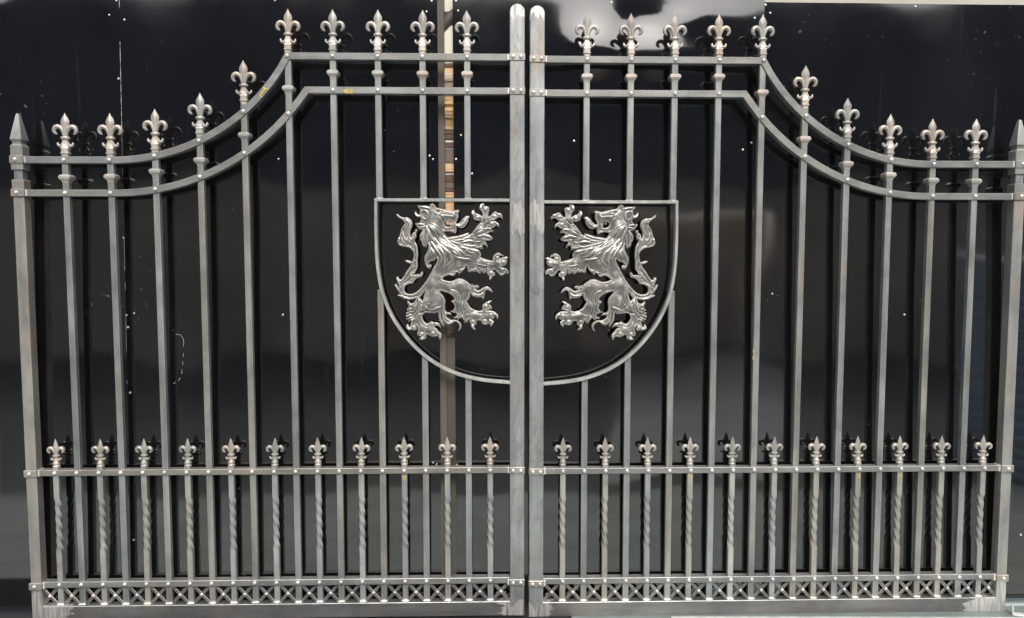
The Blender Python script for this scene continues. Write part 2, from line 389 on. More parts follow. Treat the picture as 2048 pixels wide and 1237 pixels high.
CN = {'tan': 'tan', 'pink': 'pinkish tan', 'yel': 'yellow pine', 'org': 'orange pine', 'brn': 'dark brown', 'gry': 'grey brown', 'wht': 'white edged', 'lil': 'lilac grey', 'red': 'dark red'}
for i, (y0, y1, k, lb) in enumerate(stack):
    nxt = CN[stack[i+1][2]] if i+1 < len(stack) else 'khaki plate'
    prv = CN[stack[i-1][2]] if i else 'cream board'
    where = 'behind the lion' if y0 > 400 else ('above the second gate rail' if y1 < 190 else 'seen through the gap')
    dz = random.uniform(0, .012)
    lab = lb or f'{CN[k]} board {where} between {prv} above and {nxt} below'
    if k == 'org' and 385 <= y0 < 460: lab = {385: 'thin orange pine board directly under a dark brown one', 397: 'orange pine board crossing behind the top of the shield frame', 407: 'broad orange pine board just under the shield top bar', 430: 'lowest orange pine board, behind the lion head'}[y0]
    pxbox('stacked_board', 850, 945, y0, y1-.4, GY+dz, .15, W[k], lab, 'board', 'boards stacked behind the gap')
pxbox('cream_board', 845, 950, 52, 127.5, GY+.012, .02, M['cream'], 'cream board standing upright in the top of the gap between sheets', 'board')
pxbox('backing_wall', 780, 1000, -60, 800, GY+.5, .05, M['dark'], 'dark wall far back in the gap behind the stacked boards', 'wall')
b = MB()
for k, (wd, mt) in enumerate(((.018, 0),)):
    pts = [at(878+ (i/8)*50, 58-34*math.sin(i/8*math.pi/2)-6*k, GY+.01) for i in range(9)]
    b.tube([tuple(p) for p in pts], [.020]*9, .35, 8)
tag(obj('curved_pipe', b, plain('brown_pipe', (.06, .05, .045), .5)), 'dark curved pipe crossing the very top of the gap', 'pipe')
pxbox('ceiling_board', 820, 960, -60, 24, GY+.03, .02, M['cream'], 'pale board edge above the dark curved pipe at the top', 'board')
pxbox('pale_fascia', 1330, 2400, -80, 30, .16, .03, plain('dull_cream', (.46, .43, .37), .7, 0, .12, 5), 'pale fascia strip showing above the far right black sheets', 'fascia')

# ------------------------------------------------------------------ the gates: shared pieces
SP, U0 = 0.146636, 0.051275            # picket spacing, offset from the meeting line
V = dict(bot=-.1125, low=.2750, sec=1.5474, top=1.6568)
PYC = 0.015                            # depth of the bars' centre line
UC, ARC1, ARC2, VT, VS = 1.36, .66, .767, 1.3186, 1.2110
def arc_v(u, r, v0): 
    d = max(0.0, UC-u); return v0 + r - math.sqrt(max(1e-6, r*r-d*d))
def top_v(u): return V['top'] if u <= .7845 else arc_v(u, ARC1, VT)
def sec_v(u): return V['sec'] if u <= .7245 else arc_v(u, ARC2, VS)
HB = .010
def sq(z, hx, hy, e=.22):
    """chamfered square ring"""
    c = min(hx, hy)*e
    return [(hx, -hy+c, z), (hx, hy-c, z), (hx-c, hy, z), (-hx+c, hy, z), (-hx, hy-c, z), (-hx, -hy+c, z), (-hx+c, -hy, z), (hx-c, -hy, z)]
def rnd(z, hx, hy, n=12): return [(math.cos(2*math.pi*k/n)*hx, math.sin(2*math.pi*k/n)*hy, z) for k in range(n)]
def dia(z, hx, hy):
    r = []
    for k in range(12):
        a = 2*math.pi*(k+.0)/12; c, s_ = math.cos(a), math.sin(a); q = (abs(c)+abs(s_))
        f = .62/q + .38
        r.append((c*hx*f, s_*hy*f, z))
    return r
def spline(P, n=5):
    """Catmull-Rom through P (tuples)"""
    Q = [P[0]] + list(P) + [P[-1]]; out = []
    for i in range(1, len(Q)-2):
        p0, p1, p2, p3 = [Vector(q) for q in Q[i-1:i+3]]
        for k in range(n):
            t = k/n
            out.append(.5*((2*p1) + (p2-p0)*t + (2*p0-5*p1+4*p2-p3)*t*t + (3*p1-p0-3*p2+p3)*t*t*t))
    out.append(Vector(P[-1])); return out
def finial(kind):
    b = MB(); k = .001
    if kind == 'large':
        b.loft([sq(z*k, h*k, h*k) for z, h in ((-2, 10.5), (9, 10.5))])
        b.loft([sq(z*k, h*k, h*k) for z, h in ((8, 11), (9.5, 13), (13.5, 13), (15, 11.2), (26, 11.2))])
        b.loft([sq(z*k, h*k, h*.85*k) for z, h in ((25, 11), (26, 13.4), (29.5, 13.4), (31, 12), (36, 9.4), (44, 8.0), (58, 7.4))])
        for s_ in (-1, 1):
            pts = spline([(s_*4.5, 0, 53), (s_*8, 0, 44), (s_*13, 0, 36.5), (s_*19, 0, 35.5), (s_*23.2, 0, 40.5), (s_*23, 0, 46.5)], 4)
            rr = spline([(3.2, 0, 0), (3.6, 0, 0), (4.0, 0, 0), (3.9, 0, 0), (3.4, 0, 0), (2.2, 0, 0)], 4)
            b.tube([p*k for p in pts], [r.x*k*1.2 for r in rr], 1.4, 10)
            pts = spline([(s_*3.4, 0, 62), (s_*6.5, 0, 80), (s_*12.5, 0, 93), (s_*22, 0, 98.5), (s_*31, 0, 94.5), (s_*34.6, 0, 84), (s_*30.5, 0, 76.5), (s_*25.0, 0, 73.5)], 5)
            rr = spline([(3.5, 0, 0), (4.6, 0, 0), (5.8, 0, 0), (6.6, 0, 0), (6.6, 0, 0), (5.6, 0, 0), (4.2, 0, 0), (1.6, 0, 0)], 5)
            b.tube([p*k for p in pts], [r.x*k*1.1 for r in rr], 1.15, 12)
        b.loft([rnd(z*k, h*k, h*.82*k, 16) for z, h in ((55, 9), (57, 13), (59.5, 14.8), (62.5, 14.8), (65, 13), (66.5, 9))])
        b.loft([dia(z*k, h*k, d*k) for z, h, d in ((64, 7.5, 6), (76, 7.6, 7), (88, 8.2, 7.4), (96, 9.2, 7.6), (104, 12.2, 7.8), (113, 13.9, 8), (121, 12.2, 7.4), (129, 8, 5.6), (135, 4.4, 3.6), (140, 2.2, 2), (142.5, .8, .8))])
    else:
        b.loft([sq(z*k, h*k, h*k) for z, h in ((-2, 9.6), (8, 9.6))])
        b.loft([rnd(z*k, h*k, h*k, 14) for z, h in ((7, 9.5), (8.5, 12), (12, 12.2), (14, 10.4), (18, 10.2), (19.5, 11.8), (22.5, 11.4), (27, 8.6), (36, 7.2), (44, 6.6))])
        for s_ in (-1, 1):
            pts = spline([(s_*4, 0, 40), (s_*8, 0, 35), (s_*12, 0, 33), (s_*15.5, 0, 35.5), (s_*16.4, 0, 39.5)], 4)
            rr = spline([(2.6, 0, 0), (3.0, 0, 0), (3.1, 0, 0), (2.9, 0, 0), (1.9, 0, 0)], 4)
            b.tube([p*k for p in pts], [r.x*k*1.2 for r in rr], 1.4, 10)
            pts = spline([(s_*2.8, 0, 50), (s_*6, 0, 61), (s_*11.5, 0, 70), (s_*18, 0, 73), (s_*24, 0, 69.5), (s_*25.6, 0, 62.5), (s_*22, 0, 57.5), (s_*18.5, 0, 57)], 5)
            rr = spline([(3, 0, 0), (3.8, 0, 0), (4.8, 0, 0), (5.5, 0, 0), (5.4, 0, 0), (4.4, 0, 0), (3.2, 0, 0), (1.4, 0, 0)], 5)
            b.tube([p*k for p in pts], [r.x*k*1.1 for r in rr], 1.15, 12)
        b.loft([rnd(z*k, h*k, h*.86*k, 16) for z, h in ((41, 7), (43, 10.5), (45.5, 12.2), (48.5, 12), (51, 8))])
        b.loft([dia(z*k, h*k, d*k) for z, h, d in ((49, 6, 5), (58, 6.2, 5.6), (65, 7.8, 6.2), (72, 9.4, 6.6), (78, 9.2, 6.4), (86, 7.2, 5.2), (95, 4, 3.2), (101, 1.8, 1.6), (104, .6, .6))])
    return b.mesh('finial_'+kind, 40)
FIN_L, FIN_S = finial('large'), finial('small')
b = MB(); b.loft([sq(z, h, h, .09) for z, h in ((-.018, .0104), (-.012, .0114), (-.0065, .0165), (-.003, .0188), (.0040, .0188), (.0085, .0150), (.0100, .0106))]); COLLAR = b.mesh('collar', 25)
def dome(r, name):
    b = MB(); n = 14
    b.loft([[(math.cos(2*math.pi*k/n)*q, y, math.sin(2*math.pi*k/n)*q) for k in range(n)] for q, y in ((r, .001), (r, -r*.12), (r*.9, -r*.42), (r*.66, -r*.66), (r*.34, -r*.8), (r*.06, -r*.84))])
    return b.mesh(name, 50)
RIV, RIVS = dome(.0070, 'rivet'), dome(.0060, 'small_rivet')
def lump(seed):
    rr = random.Random(seed); b = MB(); rings = []; n = 10
    for i in range(7):
        x = -.0120 + .024*i/6; h = .0062*(math.sin(math.pi*(.08+.84*i/6))**.5)*rr.uniform(.8, 1.15)
        rings.append([(x, math.cos(2*math.pi*k/n)*h*1.1, math.sin(2*math.pi*k/n)*h*.7) for k in range(n)])
    b.loft(rings); return b.mesh('weld', 60)
WELDS = [lump(i) for i in range(4)]
def twist_mesh(z0, z1, ta, tb, turns, h):
    b = MB(); rings = []
    n = 72
    zs = [z0, ta] + [ta+(tb-ta)*(i+1)/n for i in range(n)] + [z1]
    for z in zs:
        t = min(1, max(0, (z-ta)/(tb-ta))); t = t if 0 < t < 1 else t
        # ease in at both ends
        e = t; a = turns*2*math.pi*e
        hh = h*(1-.17*min(1, math.sin(math.pi*t)*2.2))
        ring = []
        for p in sq(0, hh, hh, .16):
            ring.append((p[0]*math.cos(a)-p[1]*math.sin(a), p[0]*math.sin(a)+p[1]*math.cos(a), z))
        rings.append(ring)
    b.loft(rings, edge=True); return b.mesh('twisted_bar', 16)
TUBE_T = -.186; TUBE_B = -.2372
TWIST = twist_mesh(0, V['low']-TUBE_T+.012, .182-.0, .372, -1.25, .0094)
def strip(ang):
    L2 = .0445; b = MB(); b.box(-L2, L2, -.0022, .0022, -.0054, .0054, .0010)
    m = b.mesh('brace_strip'); ca, sa = math.cos(ang), math.sin(ang)
    for v in m.vertices: v.co = (v.co.x*ca - v.co.z*sa, v.co.y, v.co.x*sa + v.co.z*ca)
    return m
BR_A = math.atan2(.066, .058)
STRIP1, STRIP2 = strip(BR_A), strip(-BR_A)

# shield outline (outer edge), in the leaf's own u,v (u away from the meeting line)
SHIELD = [(.5070, 1.1948), (.5080, 1.1250), (.5080, 1.0610), (.5040, .9690), (.4890, .8805), (.4562, .7996), (.4084, .7287), (.3546, .6732), (.2950, .6317), (.2244, .6013), (.1484, .5844), (.0577, .5762)]
SHS = [SHIELD[0], SHIELD[1]] + [(q.x, q.z) for q in spline([(u, 0, v) for u, v in SHIELD[1:]], 6)][1:]
def shield_v(u):
    for (u0, v0), (u1, v1) in zip(SHS, SHS[1:]):
        if u1 <= u <= u0 and u0 > u1: return v1 + (v0-v1)*(u-u1)/(u0-u1)
    return None
def sweep2d(path, hw, y0, y1, c=.001, inset=None):
    """flat bar section swept along a u,v path with mitred corners; hw = half width in plane"""
    b = MB(); rings = []; P = [Vector((p[0], p[1])) for p in path]
    for i, p in enumerate(P):
        ta = (p-P[i-1]).normalized() if i else None; tb = (P[i+1]-p).normalized() if i+1 < len(P) else None
        if ta is None: ta = tb
        if tb is None: tb = ta
        na, nb = Vector((-ta.y, ta.x)), Vector((-tb.y, tb.x)); n = (na+nb).normalized(); k = 1/max(.4, n.dot(na))
        f = lambda a, y: (p.x+n.x*a*k, y, p.y+n.y*a*k)
        rings.append([f(hw, y0+c), f(hw, y1-c), f(hw-c, y1), f(-hw+c, y1), f(-hw, y1-c), f(-hw, y0+c), f(-hw+c, y0), f(hw-c, y0)])
    b.loft(rings, edge=True); return b

# ------------------------------------------------------------------ the lion relief
def D(k):
    o = {1: (780, 395, .12536), 2: (890, 395, .12535), 3: (780, 530, .12935), 4: (880, 530, .12935)}[k]
    return lambda x, y: (o[0]+x*o[2], o[1]+y*o[2])
def pts(k, s_):
    f = D(k); q = [float(t) for t in s_.replace(',', ' ').split()]
    return [f(q[i], q[i+1]) for i in range(0, len(q), 2)]
OUT = (pts(1, '435 125 500 130 560 120 610 130 640 148 633 120 632 106 648 97 660 82 690 85 720 120 745 155 800 165 870 180 940 200')
 + pts(2, '60 195 110 210 150 200 215 190 232 200 225 235 215 260 222 290 205 340 188 375 178 405 215 408 255 380 285 335 325 300 360 283 403 298 385 330 375 380 345 435 300 475 255 485 215 470 187 455 190 490 185 540 165 570 130 550 95 545')
 + pts(1, '1000 545 930 535 870 545 840 580 850 610 900 625')
 + pts(2, '50 630 130 615 210 608 260 590 330 570 385 553 388 570 380 595 430 570 470 520 510 460 560 405 588 368 540 365 490 355 460 330 455 290 435 235 440 210 470 180 482 215 500 245 540 255 580 275 603 298 608 250 590 210 560 180 553 150 575 130 590 95 615 78 640 85 640 130 680 130 715 150 718 190 705 240 702 290 715 300 745 275 780 235 815 218 845 225 860 250 900 258 930 300 935 335 900 315 870 310 840 330 800 358 755 358 738 366 800 365 835 385 870 430 880 475 840 445 815 455 790 480 755 475 722 458 700 462 735 475 775 510 790 555 740 545 700 570 715 590 760 620 780 645 765 670 715 690 668 690 640 680 664 700 630 705 615 716 650 715 685 750 690 800 660 765 625 755 595 760 620 775 596 788 618 820 570 815 500 800 450 795 500 815 550 840 580 890 583 930 572 952 600 965 680 990 768 1014 775 960 785 930 830 895 900 895 940 920 955 945 910 925 878 940 884 980 905 965 960 950 1028 955 1010 990 1010 1040 985 1085 930 1100 890 1100 930 1115 980 1130 1012 1165')
 + pts(4, '1050 75 1068 130 1048 150 1030 128 1010 160 970 175 930 160 890 110 865 82 838 76 832 95 860 130 865 165 840 185 815 185 800 225 775 240 765 225 780 195 765 175 740 150 730 110 728 78 712 80 722 105 705 138 670 125 642 100 634 112 640 138 608 132 575 110 556 84 550 112 518 112 512 92 490 112 470 112 445 115 425 100 435 70 415 25 402 15 395 50 360 95 330 120 285 150 280 112 250 132 205 180 130 160 75 180 30 220 75 245 150 260 210 245 260 220 310 212 360 225 430 270 490 325 540 325 580 318 615 345 580 368 545 372 600 405 650 375 700 345 745 338 800 380 828 435 790 420 750 385 722 400 698 465 690 500 680 548 650 515 570 515 510 495 475 460 465 445 465 500 440 550 415 575 440 620 470 670 530 710 600 730 660 715 665 680 660 640 690 610 740 580 800 560 810 575 775 600 772 615 800 650 812 690 790 700 752 710 722 728 780 720 840 735 890 770 910 820 905 865 890 840 870 810 852 802 855 830 830 860 798 866 825 890 825 940 790 980 778 950 760 930 730 945 690 950 650 930 640 892 592 880 565 900 572 935 540 960 530 985 555 1025 520 1020 485 985 475 935 452 895 446 862 430 890 405 925 392 900 375 925 378 890 350 855 334 832 300 855 270 870 255 860 282 836 230 845 205 825 245 815 262 795 240 758 215 760 150 735 200 720 222 680 218 645 205 610 165 575 215 550 210 510 150 460 80 430 10 414')
 + pts(3, '760 412 780 450 830 510 850 580 840 650 840 700 855 740 890 750 925 755 945 795 915 785 880 788 858 796 880 835 930 868 985 870')
 + pts(4, '150 880 200 868 260 875 310 910 330 960 320 1010 285 1045 280 1030 300 990 290 940 250 905 210 905 160 940')
 + pts(3, '930 945 880 955 840 930 815 892 826 940 828 982 800 955 765 890 740 820 735 745 700 768 650 765 590 760 540 755 510 770 485 810 490 860 520 905 560 930 600 910 630 890 660 905 710 910 750 930 775 995 740 970 700 965 672 985 710 1005 740 1050 775 1090 780 1140 755 1190 745 1150 720 1130 670 1140 620 1130 570 1105 545 1120 545 1160 500 1185 450 1175 432 1160 470 1145 460 1130 410 1120 400 1080 415 1030 405 985 385 955 394 1020 365 1040 320 1025 275 1035 250 1010 230 1000 245 985 240 950 255 930 265 960 298 988 296 950 310 900 302 878 270 902 264 880 300 852 240 870 238 845 290 815 230 830 225 795 285 770 232 775 234 748 290 730 240 720 248 690 285 680 262 665 275 640 250 605 250 575 270 565 285 590 310 605 350 600 375 560 396 524 340 540 270 548 200 535 150 510 95 480 110 465 165 470 130 445 90 390 65 335 52 310 75 300 100 330 118 378 120 320 95 265 80 220 85 195 110 182 125 220 150 235 165 220 215 160 260 90')
 + pts(1, '215 1235 270 1160 320 1090 342 1045 325 1060 280 1050 222 1020 250 998 300 1010 345 1025 360 980 370 930 365 880 340 840 290 800 220 785 150 770 110 730 105 690 130 640 150 590 165 520 200 455 225 420 220 390 190 350 140 320 105 295 97 265 115 258 150 290 200 312 260 310 300 325 340 360 355 410 350 460 325 510 312 570 320 620 335 648 340 590 365 555 400 535 388 510 425 505 435 530 410 560 415 600 410 640 385 670 395 710 425 760 438 850 438 930 430 1000 432 1080 425 1140 390 1190')
 + pts(3, '370 135 322 163 345 160 400 148 450 150 480 110 500 110 500 150 480 190 430 205 390 225 360 260 340 295 310 295 270 305 225 330 205 370 205 410 230 445 280 460 340 455 400 425 460 370 520 295 580 210 640 100 690 0')
 + pts(1, '690 1130 735 1050 755 960 738 970 700 1010 650 1020 610 1050 600 1085 630 1065 655 1085 650 1120 620 1140 580 1120 550 1050 540 980 550 930 580 880 605 820 605 760 598 742 580 795 565 800 558 770 545 790 520 770 505 730 495 680 480 680 468 630 480 580 520 522 480 510 445 490 435 470 415 440 400 405 440 410 470 395 490 360 490 320 450 310 410 290 390 255 395 220 410 205 420 240 450 260 475 268 472 215 480 190 468 168 445 150'))
HOLES = [pts(1, '865 420 870 390 900 370 950 372 1000 390') + pts(2, '60 385 95 405 106 418 88 436') + pts(1, '985 452 950 464 920 465 885 450'),
         pts(3, '543 384 530 425 512 500 490 572 470 545 446 515 480 478 518 425')]
LC, LSCL = (905.0, 545.0), 1/607.0
def l2(p):           # lion pixel to local metres (x right as on the left leaf, z up)
    return ((p[0]-LC[0])*LSCL, -(p[1]-LC[1])*LSCL)
def smooth_loop(P, n=2):
    P = [np.array(l2(p)) for p in P]; m = len(P); out = []
    for i in range(m):
        p0, p1, p2, p3 = P[i-1], P[i], P[(i+1) % m], P[(i+2) % m]
        for k in range(n):
            t = k/n
            c = .5*((2*p1)+(p2-p0)*t+(2*p0-5*p1+4*p2-p3)*t*t+(3*p1-p0-3*p2+p3)*t**3)
            l = p1*(1-t)+p2*t
            out.append(.5*c+.5*l)
    return np.array(out)
# sculpted masses: detail crop, x, y, radius (crop px), height (m)
BUMPS = [(3, 660, 620, 170, .010), (3, 640, 330, 150, .006), (4, 300, 330, 150, .009), (4, 320, 620, 110, .006), (4, 560, 800, 90, .005), (4, 760, 820, 70, .004), (3, 380, 640, 120, .006), (3, 430, 1000, 80, .006), (3, 600, 1040, 80, .005),
         (1, 820, 300, 150, .009), (1, 700, 470, 120, .010), (2, 120, 270, 90, .006), (1, 850, 850, 220, .011), (2, 250, 900, 180, .010), (2, 540, 560, 120, .007), (2, 650, 330, 70, .006), (2, 680, 1030, 120, .007), (2, 880, 1060, 80, .007),
         (1, 240, 420, 90, .004), (1, 260, 680, 90, .003), (1, 650, 930, 70, .004), (3, 180, 330, 60, .004), (4, 560, 440, 80, .003)]
GROOVES = [  # engraved lines
 (1, '200 500 190 600 230 700 320 760', 7), (1, '260 400 210 520 250 640', 7), (1, '150 640 160 720 260 760', 6), (1, '380 700 400 850 400 990', 6), (3, '380 60 300 110 200 250 160 330', 6), (3, '180 470 300 500 420 480', 6), (3, '330 190 270 240 180 300', 6),
 (3, '450 740 560 720 700 660 760 640', 8), (3, '600 390 610 500 590 600', 5), (3, '360 830 420 760 500 740', 8), (3, '420 560 400 700 330 780', 7), (3, '780 740 800 860 870 920', 7),
 (4, '190 380 260 400 330 470 340 570', 6), (4, '520 430 600 450 690 420', 6), (4, '330 580 320 700 350 780', 7), (4, '440 770 520 730 620 760', 6),
 (2, '400 590 480 560 570 520', 6), (2, '480 620 560 590 640 560', 6), (2, '560 340 600 400 680 350', 6), (1, '750 210 830 250 900 255 1000 270', 7), (1, '800 290 850 350 870 400', 7), (1, '820 480 900 510 1000 500', 6)]
def lion_mesh():
    loops = [smooth_loop(OUT)] + [smooth_loop(h) for h in HOLES]
    segA = np.concatenate(loops); segB = np.concatenate([np.roll(l, -1, 0) for l in loops])
    lo, hi = segA.min(0), segA.max(0); st = .0019
    gx, gz = np.meshgrid(np.arange(lo[0], hi[0], st), np.arange(lo[1], hi[1], st)); G = np.stack([gx.ravel(), gz.ravel()], 1)
    G[:, 0] += (np.floor((G[:, 1]-lo[1])/st) % 2)*st*.5
    def sdist(Q):
        ins = np.zeros(len(Q), bool); dm = np.full(len(Q), 1e9)
        for a, c in zip(segA, segB):
            d = c-a; L_ = d@d+1e-12; t = np.clip(((Q-a)@d)/L_, 0, 1); e = Q-(a+t[:, None]*d); dm = np.minimum(dm, (e*e).sum(1))
            if a[1] != c[1]:
                cr = ((a[1] > Q[:, 1]) != (c[1] > Q[:, 1])) & (Q[:, 0] < (c[0]-a[0])*(Q[:, 1]-a[1])/(c[1]-a[1])+a[0]); ins ^= cr
        return ins, np.sqrt(dm)
    ins, d = sdist(G); G = G[ins & (d > st*.55)]
    n0 = len(segA); vin = [Vector(p) for p in segA] + [Vector(p) for p in G]
    edges = []; o = 0
    for l in loops:
        m = len(l); edges += [(o+i, o+(i+1) % m) for i in range(m)]; o += m
    vo, eo, fo, _, _, _ = delaunay_2d_cdt(vin, edges, [], 0, 1e-7)
    A = np.array([(v.x, v.y) for v in vo]); F = np.array([f for f in fo if len(f) == 3]); cen = A[F].mean(1); ok, _ = sdist(cen); F = F[ok]
    _, d = sdist(A)
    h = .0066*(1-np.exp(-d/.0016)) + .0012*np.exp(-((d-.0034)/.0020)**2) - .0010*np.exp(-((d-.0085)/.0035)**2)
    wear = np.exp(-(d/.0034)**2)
    for (k, x, y, r, hh) in BUMPS:
        p = l2(D(k)(x, y)); rr = r*.1254*LSCL; q = ((A-np.array(p))**2).sum(1)/(rr*rr); h += .95*hh*np.exp(-q*1.1)*(1-np.exp(-d/.006))
    for (k, s_, wd) in GROOVES:
        pp = [Vector((*l2(p), 0)) for p in pts(k, s_)]; sm = np.array([(v.x, v.y) for v in spline(pp, 5)]); wdm = wd*.1254*LSCL*1.7; best = np.full(len(A), 1e9)
        for a, c in zip(sm, sm[1:]):
            dd = c-a; t = np.clip(((A-a)@dd)/(dd@dd+1e-12), 0, 1); e = A-(a+t[:, None]*dd); best = np.minimum(best, (e*e).sum(1))
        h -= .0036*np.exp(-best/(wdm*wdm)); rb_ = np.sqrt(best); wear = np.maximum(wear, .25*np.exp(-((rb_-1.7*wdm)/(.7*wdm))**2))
    rng = np.random.default_rng(3)      # hammer facets
    for _ in range(150):
        p = A[rng.integers(len(A))]; rr = rng.uniform(.006, .014); q = ((A-p)**2).sum(1)/(rr*rr); h += rng.uniform(-.0008, .0008)*np.exp(-q)*(1-np.exp(-d/.004))
    n = len(A); vs = [(A[i, 0], -.001-h[i], A[i, 1]) for i in range(n)] + [(A[i, 0], .009, A[i, 1]) for i in range(n)]
    fs = [tuple(f) for f in F] + [tuple(n+j for j in f[::-1]) for f in F]
    cnt = {}
    for f in F:
        for a, c in ((f[0], f[1]), (f[1], f[2]), (f[2], f[0])): cnt[(a, c)] = 1
    for (a, c) in list(cnt):
        if (c, a) not in cnt: fs.append((a, c, n+c, n+a))
    return vs, fs, A, h, wear
LV, LF, LA, LH, LW = lion_mesh()
def surf(x, z):
    q = ((LA-np.array((x, z)))**2).sum(1); i = int(q.argmin()); return -.001-LH[i]
LOCKS = [(1, '600 420 680 490 740 570 800 740', 24), (1, '640 430 740 500 860 620 980 725', 30), (1, '650 400 760 460 850 570 960 680', 26), (1, '610 500 660 620 740 725', 24), (1, '580 440 620 560 640 640', 22),
 (1, '570 490 530 600 560 770', 22), (1, '600 570 590 680 572 790', 16), (1, '545 520 492 600 482 672', 16), (1, '560 425 480 420 405 405', 20), (1, '565 455 490 470 440 482', 18), (1, '490 290 430 285 395 215', 16),
 (1, '660 700 780 880 830 980 770 1085', 26), (1, '760 750 860 900 880 1030 850 1160', 28), (1, '840 790 960 900 1000 980 900 1090 842 1120', 22), (1, '620 700 640 850 580 960 570 1060', 30), (1, '700 640 800 760 850 860', 22),
 (2, '0 800 90 900 120 1000 150 1090', 24), (2, '60 770 200 850 260 940 450 1030', 26), (2, '150 790 260 850 330 920 420 930', 22), (2, '260 790 420 830 540 860 560 950', 30), (2, '190 950 300 975 400 985 460 1028', 20), (2, '270 715 400 685 525 725', 24), (2, '300 745 420 775 520 740', 20),
 (2, '180 640 300 610 385 560', 18), (2, '260 660 380 630 440 650', 18), (2, '100 700 230 740 330 790', 20), (2, '20 700 120 790 200 810', 18), (2, '330 820 420 880 520 880', 16),
 (2, '600 650 640 680 664 700', 12), (2, '600 700 650 720 688 798', 14), (2, '560 770 590 790 616 820', 12), (2, '620 590 720 620 778 645', 22), (2, '640 500 730 490 788 552', 20),
 (3, '340 690 290 690 242 720', 12), (3, '340 730 290 740 234 770', 12), (3, '345 780 290 790 232 822', 12), (3, '350 820 290 840 242 866', 12), (3, '350 850 310 870 270 898', 12), (3, '340 640 300 620 256 580', 14), (3, '440 620 440 560 425 518', 18),
 (3, '770 720 770 850 826 975', 18), (3, '800 700 830 850 900 920 980 890', 24), (3, '830 700 880 760 940 792', 12), (3, '480 130 440 180 330 190', 14),
 (4, '440 50 440 90 435 112', 9), (4, '490 50 490 90 480 112', 9), (4, '550 40 570 90 608 130', 10), (4, '600 40 640 90 672 124', 10), (4, '650 40 690 90 704 136', 10), (4, '300 60 330 80 396 40', 14), (4, '200 110 250 110 285 80', 12),
 (4, '360 760 390 850 380 920', 12), (4, '400 770 420 850 404 922', 12), (4, '310 760 310 810 260 862', 12), (4, '280 780 260 815 210 826', 10), (4, '510 470 640 470 720 380 820 430', 20), (4, '470 310 540 330 612 346', 14), (4, '210 700 190 735 152 738', 10),
 (1, '690 740 800 830 880 930 900 1010', 13), (1, '720 690 850 780 950 870 985 950', 13), (1, '680 820 740 930 790 1020', 13), (1, '800 700 920 780 990 850', 12), (1, '880 650 960 720 1000 760', 12), (1, '640 760 690 880 720 960', 12),
 (2, '20 740 100 800 170 880 190 980', 13), (2, '80 720 180 780 260 830', 12), (2, '40 850 80 930 90 1010', 12), (2, '120 850 200 900 240 960', 12), (2, '210 740 320 790 420 810 480 800', 13), (2, '160 690 280 670 380 650', 12), (2, '60 660 160 640 260 610', 12), (2, '250 870 350 920 430 950', 12), (2, '300 680 420 700 490 690', 12), (2, '10 930 40 1000 50 1060', 11), (2, '330 640 400 610 420 590', 11),
 (2, '480 580 560 540 620 500', 12), (2, '470 620 560 610 640 600', 12), (2, '480 700 560 700 600 690', 11), (2, '560 1010 660 1020 740 1030', 11), (2, '500 1060 600 1080 700 1090', 10),
 (3, '400 600 380 680 330 760', 12), (3, '480 620 470 700 420 760', 11), (3, '540 640 600 700 700 700', 11), (4, '330 520 330 620 340 720', 11), (4, '260 460 270 560 250 650', 10), (4, '380 640 400 700 460 740', 11),
 (1, '250 340 320 420 280 560 230 640', 22), (1, '160 600 140 700 220 750', 20), (1, '370 590 370 680 400 760', 14), (3, '100 210 130 290 140 380', 12), (3, '70 310 110 390 150 450', 12)]
TOES = [(2, 530, 312, 52, 44), (2, 655, 180, 46, 50), (2, 800, 292, 52, 46), (2, 762, 414, 52, 44), (2, 845, 970, 50, 52), (2, 945, 1035, 58, 52), (2, 935, 1160, 58, 48), (4, 800, 130, 50, 48), (4, 722, 650, 48, 46), (4, 795, 795, 56, 50), (4, 700, 888, 52, 46), (4, 512, 892, 44, 48),
        (3, 640, 928, 40, 36), (3, 640, 1080, 58, 48), (3, 475, 1085, 52, 44), (3, 350, 985, 36, 42)]
CLAWS = [(2, '490 290 450 240 466 186'), (2, '600 165 578 132 622 84'), (2, '850 250 905 272 932 328'), (2, '815 388 858 428 878 470'), (2, '800 930 870 898 950 940'), (2, '960 995 990 962 1026 957'), (4, '1020 60 1058 100 1060 146'), (4, '805 180 788 210 772 236'),
         (4, '735 620 760 590 806 568'), (4, '840 760 890 790 902 858'), (4, '770 865 820 900 790 975'), (4, '508 935 508 980 550 1020'), (3, '680 920 740 934 772 990'), (3, '720 1060 772 1100 758 1185'), (3, '495 1130 480 1165 436 1162'), (3, '290 1012 250 988 246 940')]
def lock_mesh(k, s_, wd, mir, rise=.0040, taper=True, flat=.8):
    P = [Vector((*l2(p), 0)) for p in pts(k, s_)]; sm = spline(P, 5); n = len(sm); W_ = wd*.88*.1254*LSCL
    P3 = []; rad = []
    for i, q in enumerate(sm):
        t = i/(n-1); y = surf(q.x, q.y) - rise*(.35+.65*math.sin(math.pi*min(1, t*1.1+.1)))*.6
        P3.append(Vector((q.x*mir, y, q.y))); rad.append(W_*(max(.05, math.sin(math.pi*(.12+.80*t)))**.8)*(1 if t < .6 else 1-.75*((t-.6)/.4)))
    b = MB(); b.tube(P3, rad, flat, 8); return b
def ball(cx, cz, rx, rz, mir, dep):
    b = MB(); rings = []; y0 = surf(cx, cz)
    for i in range(7):
        a = -math.pi/2 + math.pi*(i+.0)/6*.98+.01; r = math.cos(a)
        rings.append([((cx+math.cos(2*math.pi*k/14)*rx*r)*mir, y0+.0012+math.sin(a)*dep, cz+math.sin(2*math.pi*k/14)*rz*r) for k in range(14)])
    b.loft(rings); return b
LIONM = {}
